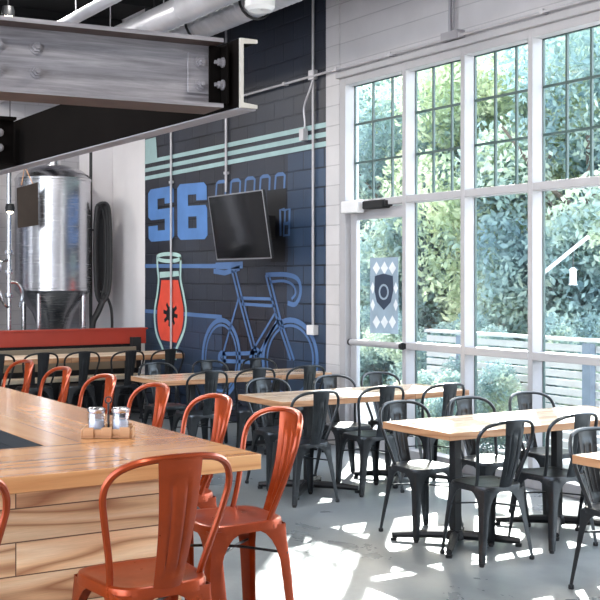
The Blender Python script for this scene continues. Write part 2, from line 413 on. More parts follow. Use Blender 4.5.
for k in range(8):
    a = 2*PI*k/8+.2; dx, dy = math.cos(a), math.sin(a)
    ribbon(s, [(171+3.4*dx,314+6*dy),(171+7.2*dx,314+12.5*dy)], .05, 5)
s.build('painted_gear', M['p_dark'], wall_right, fix=False)
# bicycle
s = MB(); RB = 3
ribbon(s, ellipse(221.5,358,18.5,38), .055, RB, True); ribbon(s, ellipse(221.5,358,15.5,33), .03, RB, True)
ribbon(s, ellipse(290.5,360,27,40), .055, RB, True); ribbon(s, ellipse(290.5,360,23,34.5), .03, RB, True)
ribbon(s, [(214,271),(225,273),(240,268)], .06, RB); ribbon(s, [(216,266),(232,265.5),(243,265)], .08, RB)
for dx in (0, 3.4):
    ribbon(s, [(232+dx,270),(240+dx,302),(255+dx,358)], .035, RB)          # seat tube
    ribbon(s, [(266+dx,275),(277+dx,318),(291+dx,360)], .035, RB)          # head tube and fork
ribbon(s, [(241,298),(273,299)], .035, RB); ribbon(s, [(242,304),(275,306)], .035, RB)
ribbon(s, [(239,298),(222,358)], .035, RB); ribbon(s, [(279,318),(257,358)], .04, RB); ribbon(s, [(276,312),(252,352)], .03, RB)
ribbon(s, [(223,354),(256,353)], .045, RB); ribbon(s, [(223,361),(256,362)], .045, RB)
ribbon(s, ellipse(256,358,5,8), .06, RB, True); ribbon(s, ellipse(222.5,358,3,5), .06, RB, True)
ribbon(s, [(p.x, p.y) for p in smooth_path([(266,275,0),(285,274.5,0),(298,279,0),(301,292,0),(296,304,0),(288,303,0)], 5)], .05, RB)
ribbon(s, [(p.x, p.y) for p in smooth_path([(270,282,0),(284,281,0),(293,285,0),(296,293,0),(292,299,0)], 5)], .03, RB)
s.build('painted_bicycle', M['p_line'], wall_right, fix=False)

# ---------------------------------------------------------------- windows
XG = XW+.11                                              # glass plane
MUL = [9.455, 8.45, 7.62, 6.79, 5.96, 5.13, 4.30, 3.47, 2.64, 1.81, 1.04]
T2 = 2.39; T1 = 1.05; HEAD = 3.575
def bar(mb, y0, y1, z0, z1, x0=XW-.01, x1=XW+.13): mb.box((x0, min(y0,y1), z0), (x1, max(y0,y1), z1))
for i in range(len(MUL)-1):
    ya, yb = MUL[i], MUL[i+1]                            # ya far, yb near
    door = (i == 0)
    a, b_ = ya-(.045 if i == 0 else .027), yb+.027
    fr = MB()
    if i == 0: bar(fr, ya-.045, WY, 0, WT-.001)
    bar(fr, yb-.027, yb+.027, 0, WT-.001)
    bar(fr, a, b_, HEAD, WT-.001); bar(fr, a, b_, T2-.03, T2+.035)
    if not door: bar(fr, a, b_, T1-.035, T1+.03); bar(fr, a, b_, 0, .10)
    o = struct(fr.build('window_%d' % (i+1), M['frame'], None, None, 0, .004))
    g = MB(); g.box((XG, b_, T2+.035), (XG+.006, a, HEAD))
    if not door: g.box((XG, b_, T1+.03), (XG+.006, a, T2-.03)); g.box((XG, b_, .10), (XG+.006, a, T1-.035))
    g.build('glass_pane', M['glass'], o)
    mu = MB(); w = a-b_; h = HEAD-T2-.035
    for k in (1, 2):
        y = b_+w*k/3; z = T2+.035+h*k/3
        mu.box((XG-.008, y-.010, T2+.035), (XG+.012, y+.010, HEAD)); mu.box((XG-.0078, b_, z-.010), (XG+.0118, a, z+.010))
    gk = .008
    mu.box((XG-.010, b_, T2+.035), (XG+.012, b_+gk, HEAD)); mu.box((XG-.010, a-gk, T2+.035), (XG+.012, a, HEAD)); mu.box((XG-.010, b_, HEAD-gk), (XG+.012, a, HEAD))
    if not door:
        for z0, z1 in ((T1+.03, T2-.03), (.10, T1-.035)):
            mu.box((XG-.010, a-gk, z0), (XG+.012, a, z1)); mu.box((XG-.010, b_, z0), (XG+.012, b_+gk, z1))
    mu.build('muntins', M['muntin'], o)
# door leaf in the far bay
da, db = MUL[0]-.05, MUL[1]+.032; XD = XW+.05
d = MB()
d.box((XD, db, .01), (XD+.045, db+.06, 2.35)); d.box((XD, da-.10, .01), (XD+.045, da, 2.35))
d.box((XD, db+.06, 2.24), (XD+.045, da-.10, 2.35)); d.box((XD, db+.06, .01), (XD+.045, da-.10, .22))
door_1 = struct(d.build('door_1', M['frame'], None, None, 0, .004))
MB().box((XD+.02, db+.06, .22), (XD+.026, da-.10, 2.24)).build('door_glass', M['glass'], door_1)
pb = MB(); yA, zA = on_x(350.5, 341, XW-.04); yB_, zB = on_x(402, 344.5, XW-.04)
pb.tube([(XW-.04, yA, 1.045), (XW-.04, yB_, 1.045)], .03, 14)
pbo = pb.build('push_bar', M['frame'], door_1)
e = MB()
for y in (yA, yB_):
    e.tube([(XW-.04, y-.012, 1.045), (XW-.04, y+.012, 1.045)], .034, 14); e.box((XW-.045, y-.02, 1.02), (XD, y+.02, 1.07))
e.build('end_cap', M['black'], pbo)
# closer: white box and dark arm
ya0, z0 = on_x(346, 207, XW-.09)
cl = MB().box((XW-.10, MUL[0]-.38, 2.30), (XW-.012, MUL[0]-.10, 2.42)).build('closer_box', M['white'], door_1, bevel=.01)
ca = MB(); ca.box((XW-.05, MUL[0]-.72, 2.33), (XD, MUL[0]-.39, 2.41)); ca.box((XW-.035, MUL[0]-.76, 2.345), (XD, MUL[0]-.72, 2.40))
ca.build('closer_arm', M['matt_black'], door_1, bevel=.012)
# sticker on the door glass
XS = XD+.017
def sp(px, py): 
    y, z = on_x(px, py, XS); return (XS, y, z)
s = MB(); s.prism([sp(370,258), sp(398,257), sp(398,334), sp(370,333)], (.002,0,0)); st = s.build('poster', plain('poster_blue', (.30,.40,.50), .5), door_1)
s = MB()
for ri, y in enumerate((268, 322)):
    for x in (376.5, 384.5, 392.5):
        s.prism([(XS-.001, *on_x(x-3.6, y, XS)), (XS-.001, *on_x(x, y-6.5, XS)), (XS-.001, *on_x(x+3.6, y, XS)), (XS-.001, *on_x(x, y+6.5, XS))], (-.0008,0,0))
for y in (288, 305):
    for x in (373, 396): s.prism([(XS-.001, *on_x(x-2.5, y, XS)), (XS-.001, *on_x(x, y-6, XS)), (XS-.001, *on_x(x+2, y, XS)), (XS-.001, *on_x(x, y+6, XS))], (-.0008,0,0))
s.build('diamond_pattern', plain('poster_white', (.75,.8,.85), .5), st, fix=False)
s = MB(); P = [(375,276),(384,273.5),(393,276),(393.5,290),(391,302),(384,310),(377,302),(374.5,290)]
s.prism([(XS-.002, *on_x(x, y, XS)) for x, y in P], (-.0008,0,0)); s.build('shield', plain('poster_navy', (.03,.05,.09), .5), st, fix=False)
s = MB(); P = ellipse(384,292,5,8,20); Q = ellipse(384,292,3.6,6,20)
for k in range(20):
    q = [P[k], P[(k+1) % 20], Q[(k+1) % 20], Q[k]]; s.prism([(XS-.003, *on_x(x, y, XS)) for x, y in q], (-.0008,0,0))
s.build('shield_ring', plain('poster_pale', (.35,.45,.55), .5), st, fix=False)

# ---------------------------------------------------------------- conduits and fittings on the wall
def wp(px, py, x): return (x, *on_x(px, py, x))
xc = XW-.03
o = MB(); y = on_x(313, 200, xc)[0]
o.tube([(xc, y, on_x(313, 327, xc)[1]), (xc, y, ZC)], .014, 8)
cn = tag(thing('wall_conduit', 'vertical pale conduit on mural wall ending in outlet box near bicycle', 'conduit', (xc, y, 0)), None); cn.location = (0, 0, 0)
o.build('pipe', M['conduit'], cn)
z = on_x(313, 330, xc)[1]
MB().box((XW-.07, y-.065, z-.05), (XW-.003, y+.065, z+.05)).build('outlet_box', M['white'], cn, bevel=.006)
MB().box((XW-.06, y-.05, on_x(313,75,xc)[1]-.05), (XW-.003, y+.05, on_x(313,75,xc)[1]+.05)).build('junction_box', M['conduit'], cn, bevel=.006)
o = MB(); P = [wp(313,80,XW-.05), wp(309,92,XW-.06), wp(304,108,XW-.05), wp(305,124,XW-.04), wp(303,134,XW-.04)]
o.tube(smooth_path(P, 5), .011, 6); o.box((XW-.07, P[-1][1]-.05, P[-1][2]-.07), (XW-.01, P[-1][1]+.03, P[-1][2]+.05)); o.build('flex_whip', M['conduit'], cn)
o = MB(); xc2 = XW-.055
zl = on_x(313, 76, xc2)[1]
o.tube([(xc2, 12.3, zl), (xc2, 1.2, zl)], .013, 8)
for y in (11.6, 10.5, 9.5, 8.6, 7.6, 6.6, 5.8): o.box((xc2-.018, y-.02, zl-.018), (XW-.012, y+.02, zl+.018))
tag(o.build('long_conduit', M['conduit']), 'long horizontal conduit strapped across the wall above the windows', 'conduit')
for px, top, bot, lb in ((171, 60, 372, 'pale conduit running down the mural through the beer glass'), (226, 60, 192, 'short pale conduit dropping down to the wall television')):
    o = MB(); y = on_x(px, 200, xc)[0]; o.tube([(xc, y, on_x(px, bot, xc)[1]), (xc, y, ZC)], .015, 8)
    for zz in (2.9, 3.6): o.box((xc-.018, y-.03, zz-.015), (XW-.003, y+.03, zz+.015))
    tag(o.build('drop_conduit', M['conduit']), lb, 'conduit')
o = MB(); y, z = on_x(450, 36, XW-.05); o.tube([(XW-.05, y, z), (XW-.05, y, ZC)], .016, 8); o.tube([(XW-.05, y-.05, z+.02), (XW-.05, y-.05, ZC)], .009, 6)
o.box((XW-.09, y-.14, z-.04), (XW-.002, y+.08, z+.03))
tag(o.build('sprinkler_pipe', M['grey_stile']), 'grey pipe pair ending in bracket above the second window', 'pipe')

# ---------------------------------------------------------------- television
tv = thing('television', 'flat black television tilted down on the mural wall', 'television')
tc = Vector((6.02, 10.93, 2.235)); RM = Matrix.Translation(tc) @ Matrix.Rotation(math.radians(-9), 4, 'Y')
MB().box((-.025, -.61, -.36), (.008, .61, .36), 0, RM).build('casing', M['black'], tv, bevel=.004)
MB().box((-.0265, -.595, -.343), (-.0255, .595, .345), 0, RM).build('screen', M['screen'], tv)
b_ = MB()
for a, c in (((-.03,-.612,-.362),(-.0245,.612,-.35)), ((-.03,-.612,.35),(-.0245,.612,.362)), ((-.03,-.612,-.35),(-.0245,-.602,.35)), ((-.03,.602,-.35),(-.0245,.612,.35))): b_.box(a, c, 0, RM)
b_.build('bezel', M['bezel'], tv)
MB().box((tc.x+.012, 10.78, 2.1), (XW-.002, 11.08, 2.35)).build('wall_mount', M['matt_black'], tv)

# ---------------------------------------------------------------- steel beams over the bar
ZB0, ZB1 = 2.318, 2.585
XCH = 2.125
rb = math.radians(-5.0)
bx = thing('steel_beam', 'bare grey steel I-beam with bolts spanning above the bar', 'beam', (XCH-.022, 4.00, 0), rb)
L = 3.3
MB().box((-L, -.007, ZB0+.016), (-.02, .007, ZB1-.016)).build('web', M['mill'], bx)
tf = MB(); tf.box((-L, -.10, ZB1-.016), (-.02, .10, ZB1), mis=[1,1,0,0,0,0]).build('top_flange', [M['mill'], M['rust']], bx)
MB().box((-L, -.10, ZB0), (-.02, .10, ZB0+.016), mis=[1,0,0,0,0,0]).build('bottom_flange', [M['mill'], M['rust']], bx)
MB().box((-.135, -.0175, ZB0+.06), (-.0, -.0072, ZB1-.05)).build('splice_plate', M['mill'], bx, bevel=.003)
cp = MB(); cp.box((-.002, -.09, ZB0+.018), (.009, -.0072, ZB1-.018)); cp.box((-.05, -.03, ZB0+.018), (-.0025, -.018, ZB1-.018))
cp.build('clip_angle', M['darkbeam'], bx, bevel=.003)
def bolt_mb(c, ax, r=.017):
    bm_ = MB(); c = Vector(c); ax = Vector(ax)
    bm_.tube([c, c+ax*.006], r*1.35, 16); bm_.tube([c+ax*.006, c+ax*.022], r, 6); bm_.tube([c+ax*.022, c+ax*.036], r*.5, 10); return bm_
zb = (ZB0+.095, ZB1-.085)
for xx in (-.085,):
    for z in zb: bolt_mb((xx, -.0175, z), (0,-1,0)).build('bolt', M['mill'], bx)
for z in zb: bolt_mb((-.002, -.055, z), (-1,0,0), .015).build('bolt', M['mill'], bx)
for px in (35, -2):
    u = (px-CX)/F; t = (4.06)/(CS-SN*u); xw = (SN+CS*u)*t
    for z in zb: bolt_mb((xw-(XCH-.022), -.007, z), (0,-1,0)).build('bolt', M['mill'], bx)
ch = thing('channel_beam', 'dark steel channel running back from the cut beam end', 'beam')
prof = [(0,ZB0),(.075,ZB0),(.075,ZB0+.014),(.014,ZB0+.02),(.014,ZB1-.02),(.075,ZB1-.014),(.075,ZB1),(0,ZB1)]
p = MB(); p.prism([(XCH+a, 3.86, z) for a, z in prof], (0, .012, 0)); p.build('lit_end_face', plain('lit_cream_steel', (.50,.47,.42), .5, .1), ch)  # lit end face, painted paler than the channel behind it
p = MB(); p.prism([(XCH+a, 3.873, z) for a, z in prof], (0, 5.2, 0)); p.build('channel', M['darkbeam'], ch)
MB().box((XCH-.006, 3.873, ZB0-.006), (XCH+.075, 9.07, ZB0-.0005)).build('lit_flange_strip', M['grey_stile'], ch)  # grey strip painting the floor's light on the flange underside
b2 = thing('steel_beam', 'dark cross beam farther back above the bar, seen at left edge', 'beam', (XCH-.03, 6.5, 0), rb)
p = MB(); p.box((-3.3,-.007,ZB0+.016),(-.01,.007,ZB1-.016)); p.box((-3.3,-.08,ZB1-.016),(-.01,.08,ZB1)); p.box((-3.3,-.08,ZB0),(-.01,.08,ZB0+.016)); p.build('web', M['darkbeam'], b2)
for z in zb: bolt_mb((-.09, -.007, z), (0,-1,0)).build('bolt', M['mill'], b2)
for k, (x, y, lb) in enumerate(((.75, 4.12, 'thin steel hanger rod rising from the bare beam at far left'), (.96, 4.10, 'thin steel hanger rod rising from the bare beam, second from left'),
                                (XCH+.04, 8.4, 'hanger rod holding the far end of the dark channel'))):
    o = MB().tube([(x, y, ZB1), (x, y, ZC-.3)], .006, 6); tag(o.build('hanger_rod', M['conduit']), lb, 'rod')

# ---------------------------------------------------------------- ducts and lamps below the ceiling
def duct(name, label, x, z, r, y0, y1, spiral=False, mat='duct'):
    o = MB(); pts = []; rs = []
    y = y0
    if spiral:
        while y < y1:
            for dy, rr in ((0, r), (.085, r), (.095, r*1.05), (.105, r)): pts.append((x, y+dy, z)); rs.append(rr)
            y += .11
    else:
        while y <= y1+.01:
            for dy, rr in ((0, r), (1.17, r), (1.18, r*1.05), (1.21, r*1.05), (1.22, r)): pts.append((x, y+dy, z)); rs.append(rr)
            y += 1.23
    o.tube(pts, rs, 20)
    return tag(o.build(name, M[mat]), label, 'duct')
duct('air_duct', 'smooth round galvanised duct running below the dark ceiling', 4.95, 4.30, .135, 5.2, 15.5)
duct('air_duct', 'ribbed spiral duct beside the smooth duct, nearer the mural', 5.62, 4.42, .16, 6.0, 15.5, True)
duct('track_tube', 'slim grey tube running under the ceiling, left of the smooth duct', 3.6, 3.93, .05, 5, 15)
for k, y in enumerate((9.9, 11.1, 12.3)):
    o = MB(); o.tube([(5.62+.185*math.cos(a), y, 4.42+.185*math.sin(a)) for a in [math.radians(t) for t in range(0, 360, 20)]], .014, 6, closed=True)
    o.tube([(5.62, y, 4.6), (5.62, y, ZC)], .01, 6)
    tag(o.build('duct_strap', M['black']), 'black hanger strap round the ribbed duct, %s' % ('nearest the windows', 'second from the windows', 'farthest from the windows')[k], 'strap')
for x, y, z, lb in ((3.6, 9.5, 3.94, 'thin rod carrying the slim ceiling tube, nearer one'), (3.6, 12, 3.94, 'thin rod carrying the slim ceiling tube, farther one'),
                    (4.95, 10.6, 4.43, 'thin rod carrying the smooth duct, nearer one'), (4.95, 12, 4.43, 'thin rod carrying the smooth duct, farther one')):
    tag(MB().tube([(x, y, z), (x, y, ZC)], .006, 6).build('duct_hanger', M['conduit']), lb, 'rod')
def emis(name, col, st):
    m, nt, b = new_mat(name); b.inputs['Emission Color'].default_value = col+(1,); b.inputs['Emission Strength'].default_value = st; return m
M['bulb'] = emis('warm_bulb', (1,.85,.62), 12)
x, z = on_y(260, 11, 8.6)
pl = thing('pendant_lamp', 'white drum pendant lamp hanging by the navy wall', 'lamp', (x, 8.6, z))
MB().lathe([(.0,.02),(.10,.0),(.13,.03),(.135,.2),(.12,.24),(.02,.26)], 24).build('lamp_shade', M['white'], pl)
MB().tube([(0,0,.25),(0,0,ZC-.3-z)], .008, 6).build('cord', M['black'], pl)
for k, (px, py, Y) in enumerate(((8, 12, 10.5), (10, 208, 13.98))):
    x, z = on_y(px, py, Y)
    sl = thing('spot_lamp', ('small lit spot lamp below the ceiling at top left', 'small lit lamp hanging before the pipes left of the tank')[k], 'lamp', (x, Y, z))
    MB().lathe([(.001,.06),(.05,.05),(.06,.0),(.055,-.045)], 16).build('lamp_shade', M['black'], sl)
    MB().lathe([(.001,-.075),(.03,-.065),(.042,-.02),(.001,0)], 14).build('bulb', M['bulb'], sl)
    MB().tube([(0,0,.05),(0,0,ZC-.3-z)], .006, 6).build('cord', M['black'], sl)

# ---------------------------------------------------------------- brewing area
def tank(label, x, y, r, zb_, zt):
    t = thing('brewing_tank', label, 'tank', (x, y, 0))
    MB().lathe([(.04,.55),(.10,.62),(r*.55,zb_-.30),(r*.93,zb_-.03),(r,zb_)], 48).build('cone', M['steel'], t)
    MB().lathe([(r,zb_),(r*1.012,zb_+.005),(r*1.012,zb_+.035),(r,zb_+.04),(r,zt-.04),(r*1.012,zt-.035),(r*1.012,zt-.005),(r,zt)], 64).build('shell', M['steel'], t)
    MB().lathe([(r,zt),(r*.93,zt+.05),(r*.7,zt+.13),(r*.35,zt+.18),(.10,zt+.19),(.10,zt+.25),(.001,zt+.26)], 48).build('dome', M['steel'], t)
    for k in range(4):
        a = PI/4+k*PI/2; xx, yy = r*.86*math.cos(a), r*.86*math.sin(a)
        MB().tube([(xx, yy, zb_), (xx, yy, .02)], .035, 12).build('leg', M['steel'], t)
    return t
XT, YT = 5.38, 15.05
t1 = tank('large stainless brewing tank standing behind the red rail', XT, YT, .51, 1.50, 3.02)
tank('second steel tank cut off by the left edge of the photo', 4.05, 15.2, .50, 1.50, 3.35)
xa, za = on_y(17, 184, 14.4); xb2, zb2 = on_y(38.5, 226, 14.4)
bd = thing('hanging_board', 'brown square board hung on the front of the tank', 'board')
MB().prism([(on_y(17,188,14.4)[0], 14.40, on_y(17,188,14.4)[1]), (on_y(38.5,182,14.4)[0], 14.42, on_y(38.5,182,14.4)[1]), (on_y(39,225,14.4)[0], 14.42, on_y(39,225,14.4)[1]), (on_y(18,228,14.4)[0], 14.40, on_y(18,228,14.4)[1])], (0,.015,0)).build('panel', M['signbrown'], bd)
o = MB(); xm = on_y(28,180,14.4)[0]; zt_ = on_y(28,170,14.4)[1]
for px in (22, 34):
    x, z = on_y(px, 185, 14.4); o.tube([(x, 14.42, z), (xm, 14.53, zt_+.06)], .006, 6)
o.build('cord', M['caddy'], bd)
# process pipes and valves left of the tank
o = MB(); x0, _ = on_y(9, 300, 14.35)
o.tube([(x0, 14.35, .02), (x0, 14.35, 3.4)], .03, 10)
o.tube(smooth_path([(x0, 14.35, 1.62), (x0+.10, 14.3, 1.60), (x0+.16, 14.3, 1.45), (x0+.12, 14.3, 1.3)], 4), .022, 8)
o.tube(smooth_path([(x0, 14.35, 1.9), (x0-.12, 14.3, 1.86), (x0-.16, 14.3, 1.6), (x0-.08, 14.3, 1.35), (x0, 14.35, 1.3)], 4), .02, 8)
for z in (1.45, 1.75, 2.0): o.lathe([(.0,-.03),(.05,-.03),(.055,0),(.05,.03),(0,.03)], 14, (x0, 14.35, z))
tag(o.build('process_pipe', M['steel']), 'steel process pipe with valves standing left of the tank', 'pipe')
# white pier and ledge near the mural's far end
struct(MB().box((6.02, 15.35, 0), (XW-.002, 15.75, ZC-.31)).build('trim_3', M['plaster']))
# black hose rack beside the tank
o = MB(); hr = thing('hose_rack', 'black rounded hose loop hanging between the tank and white wall', 'hose')
Yh = 14.75
def hp(px, py, dy=0): x, z = on_y(px, py, Yh); return (x, Yh+dy, z)
for k in range(3):
    e_ = k*1.6
    P = [hp(97+e_,206+e_*2,k*.03), hp(102,203.5+e_,k*.03), hp(108-e_,206+e_*2,k*.03), hp(110-e_,225,k*.03), hp(110.5-e_,265,k*.03), hp(109-e_,290-e_,k*.03), hp(103,302-e_*2,k*.03), hp(97+e_,295-e_,k*.03), hp(95+e_,260,k*.03), hp(95.5+e_,222,k*.03)]
    o.tube(smooth_path(P+[P[0]], 4), .028, 8)
o.tube(smooth_path([hp(103,300), hp(98,312), hp(93,322), hp(92,335)], 4), .045, 8); o.tube(smooth_path([hp(104,292), hp(110,304), hp(112,318), hp(112,335)], 4), .02, 8)
o.build('hose', M['rubber'], hr)
MB().prism([hp(97,210,.07), hp(108,209,.07), hp(108,290,.07), hp(97,292,.07)], (0,.03,0)).build('back_plate', M['matt_black'], hr)
o = MB(); zz0 = hp(100,152)[2]; xx0 = hp(93,200)[0]
o.tube([(xx0, Yh+.08, .02), (xx0, Yh+.08, zz0)], .022, 8); o.tube([(xx0, Yh+.08, hp(100,230)[2]), hp(99,230,.08)], .015, 6)
o.build('post', M['black'], hr)
# long partition with the red rail
pt = thing('low_partition', 'low black partition topped by a bright red board', 'partition')
yp = 13.85
MB().box((.5, yp+.01, 0), (6.14, yp+.10, .82)).build('lower_panel', M['matt_black'], pt)
MB().box((.5, yp-.03, .82), (6.20, yp+.13, 1.005)).build('red_board', M['red'], pt, bevel=.005)
MB().box((.5, yp-.04, 1.005), (6.22, yp+.14, 1.025)).build('cap_strip', M['red'], pt)
x_, z_ = on_y(135, 337, yp-.06)
MB().box((x_-.06, yp-.12, 0), (x_+.06, yp-.031, z_)).build('post', M['matt_black'], pt)

# ---------------------------------------------------------------- metal chairs and stools
def superring(a, b, n, k, cx=0, cy=0, taper=0):
    out = []
    for i in range(k):
        t = 2*PI*i/k; c, s_ = math.cos(t), math.sin(t)
        x = a*math.copysign(abs(c)**(2/n), c); y = b*math.copysign(abs(s_)**(2/n), s_)
        out.append((cx+x*(1+taper*y/b), cy+y))
    return out
def seat_mb(h):
    mb = MB(); k = 56; a, b = .170, .172
    rings = [(.02,-.007),(.25,-.0075),(.6,-.006),(.86,-.002),(.94,.001),(.985,-.003),(1.0,-.012),(1.003,-.034),(.985,-.034),(.975,-.012),(.9,-.008),(.02,-.012)]
    vs = []
    for s_, z in rings:
        for (x, y) in superring(a*s_, b*s_, 2.2 if s_ < .3 else 4.2, k, 0, 0, .07): vs.append((x, y, h+z))
    fs = []
    for i in range(len(rings)-1):
        for j in range(k): fs.append((i*k+j, i*k+(j+1) % k, (i+1)*k+(j+1) % k, (i+1)*k+j))
    mb.add(vs, fs, 0, True); mb.add([vs[j] for j in range(k)], [list(range(k))], 0, True)
    return mb
def leg_mb(h, sx, sy, bot):
    mb = MB(); t = .003
    top = (.161*(1+.05*sy), .163)
    lv = [(h-.020, .140, 0), (h-.036, .118, .0), (h-.050, .092, .02), (h-.075, .070, .05), (h-.105, .056, .1), (h-.15, .047, .2)]
    n = 4 if h < .6 else 7
    for i in range(1, n+1): 
        f = .2+.8*i/n; lv.append((h-.15-(h-.15-.012)*i/n, .046-(.018*i/n), f))
    rings = []
    for z, w, f in lv:
        cx_ = top[0]+(bot-top[0])*f; cy_ = top[1]+(bot-top[1])*f
        c = .014
        O = [(-w,0),(-c,0),(-c*.3,-c*.3),(0,-c),(0,-w)]; I = [(-t,-w),(-t,-c),(-c*.3-t*.7,-c*.3-t*.7),(-c,-t),(-w,-t)]
        rings.append([(sx*(cx_+x), sy*(cy_+y), z) for x, y in O+I])
    m = 10; vs = [v for r in rings for v in r]; fs = []
    for i in range(len(rings)-1):
        for j in range(m): fs.append((i*m+j, i*m+(j+1) % m, (i+1)*m+(j+1) % m, (i+1)*m+j))
    fs.append(list(range(m))); fs.append([(len(rings)-1)*m+j for j in range(m)])
    mb.add(vs, fs, 0, True); return mb
def foot_mb(sx, sy, bot):
    mb = MB(); c = bot-.012
    mb.lathe([(.001,.0),(.014,.0),(.016,.006),(.015,.022),(.001,.022)], 10, (sx*c, sy*c, 0)); return mb
def back_y(z, h, x=0): return -.088-(.118+.056*(1-min(1, (x/.2)**2)))*(z-h)/.39
def arch_mb(h):
    half = [(.148,-.02),(.150,.02),(.164,.09),(.183,.17),(.197,.235),(.203,.275),(.198,.313),(.178,.346),(.142,.369),(.09,.382),(.0,.387)]
    P = [(x, back_y(h+z, h, x), h+z) for x, z in half]+[(-x, back_y(h+z, h, x), h+z) for x, z in half[-2::-1]]
    mb = MB(); mb.tube(smooth_path(P, 4), .0112, 8); return mb
def splat_mb(h):
    mb = MB()
    def fn(u, v):
        w = .045+.026*v; x = (u*2-1)*w
        z = h-.008+v*.392
        y0 = -.168; y1 = back_y(h+.384, h)-.002
        y = y0+(y1-y0)*v-.018*math.sin(PI*v)
        y += .012*(1-(abs(u*2-1))**2)*-1
        inn = (.26 < u < .74) and (.12 < v < .86)
        if inn: y += .005
        if (.34 < u < .66) and (.18 < v < .80): y -= .005
        return (x, y, z)
    sheet(mb, fn, 16, 22, .003); return mb
def brace_mb(h, bot, k):
    mb = MB(); z = h-.13
    f = .2; c = .163+(bot-.163)*f-.012
    if k == 0: mb.tube(smooth_path([(c,c,z),(.04,.04,z+.012),(-.04,-.04,z+.012),(-c,-c,z)], 3), .0055, 6)
    else: mb.tube(smooth_path([(-c,c,z-.012),(-.04,.04,z),(.04,-.04,z),(c,-c,z-.012)], 3), .0055, 6)
    return mb
def footrest_mb(h, bot):
    mb = MB()
    if True:
        z = .26; f = 1-(z/(h-.15))*.8; c = .163+(bot-.163)*f-.008
        for a, b in (((c,c),(-c,c)),((-c,c),(-c,-c)),((-c,-c),(c,-c)),((c,-c),(c,c))):
            mb.box((min(a[0],b[0])-.004, min(a[1],b[1])-.004, z-.012), (max(a[0],b[0])+.004, max(a[1],b[1])+.004, z+.012))
    return mb
def make_seat(name, label, cat, h, bot, mat, stool=False):
    t = thing(name, label, cat)
    seat_mb(h).build('seat', mat, t)
    bk = splat_mb(h).build('backrest', mat, t)
    arch_mb(h).build('back_frame', mat, t)
    for sx in (-1, 1):
        for sy in (-1, 1):
            l = leg_mb(h, sx, sy, bot).build('leg', mat, t); foot_mb(sx, sy, bot).build('rubber_foot', M['rubber'], l)
    for k in range(2): brace_mb(h, bot, k).build('brace', M['black'] if stool else mat, t)
    if stool: footrest_mb(h, bot).build('footrest', mat, t)
    return t
GCH = 'gunmetal chairs at the wood-topped tables'
T = {'corner': 'the table cut off at the right edge', 'front': 'the nearest full table by the windows', 'mid': 'the middle table by the windows',
     'back': 'the fourth table from the front, before the mural', 'rail': 'the farthest table by the red rail'}
chairs = [  # x, y, rz, label
 (4.66, 4.27, PI, 'gunmetal metal chair at right edge, its back behind the table cut off at the right'),
 (4.57, 5.25, 0, 'gunmetal metal chair seen from behind, leftmost on near side of the foreground window table'),
 (5.14, 5.29, 0, 'gunmetal metal chair second from left on near side of the foreground window table'),
 (5.72, 5.27, 0, 'gunmetal metal chair on near side of foreground window table, cut off by right edge'),
 (4.62, 5.95, PI, 'gunmetal metal chair behind the left corner of the foreground window table'),
 (5.17, 5.92, PI, 'gunmetal metal chair in middle of far side of the foreground window table'),
 (5.76, 5.96, PI, 'gunmetal metal chair rightmost on far side of foreground window table, against the glass'),
 (4.55, 7.30, 0, 'gunmetal metal chair leftmost on near side of middle table, just right of large orange stool'),
 (5.20, 7.36, 0, 'gunmetal metal chair in middle of the near side of the middle table'),
 (5.74, 7.28, 0, 'gunmetal metal chair rightmost on near side of middle table, near the glass'),
 (4.73, 7.96, PI, 'grey metal chair behind the left corner of the middle table, below the painted bicycle'),
 (5.36, 7.92, PI, 'grey metal chair on far side of middle table, before the white pier'),
 (5.88, 7.97, PI, 'grey metal chair on far side of middle table, right in front of glass door'),
 (4.70, 9.34, 0, 'grey metal chair leftmost on near side of the table under the mural'),
 (5.24, 9.40, 0, 'grey metal chair in middle of the near side of the table under the mural'),
 (5.80, 9.42, 0, 'grey metal chair rightmost on near side of the table under the mural'),
 (4.72, 10.06, PI, 'grey metal chair leftmost on far side of the table under the mural'),
 (5.30, 10.06, PI, 'grey metal chair in middle of far side of the table under the mural'),
 (5.86, 10.06, PI, 'grey metal chair rightmost on far side of the table under the mural'),
 (3.78, 12.55, 0, 'blackened-for-shade metal chair leftmost in the row before the red rail, at photo edge'),
 (4.27, 12.55, 0, 'blackened-for-shade metal chair second from left in the row before the red rail'),
 (4.76, 12.52, 0, 'blackened-for-shade metal chair third from left in the row before the red rail'),
 (5.25, 12.40, 0, 'blackened-for-shade metal chair fourth from left before the red rail, near its end'),
 (5.76, 12.40, 0, 'blackened-for-shade metal chair at the right end of the far row, under the beer glass'),
]
ch0 = make_seat('metal_chair', chairs[0][3], 'chair', .45, .200, M['gun'])
chB = None  # darker copy of the chair: backlit shade put into black steel
for i, (x, y, rz, lb) in enumerate(chairs):
    rz += (random.random()-.5)*.10
    if i == 0: ch0.location = (x, y, 0); ch0.rotation_euler.z = rz; ch0['group'] = GCH
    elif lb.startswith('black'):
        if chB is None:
            chB = make_seat('metal_chair', lb, 'chair', .45, .200, M['black']); chB.location = (x, y, 0); chB.rotation_euler.z = rz; chB['group'] = 'chairs blackened for shade before the red rail'
        else: dup(chB, (x, y, 0), rz, lb, 'chairs blackened for shade before the red rail')
    else: dup(ch0, (x, y, 0), rz, lb, GCH)
SG = 'orange metal bar stools'
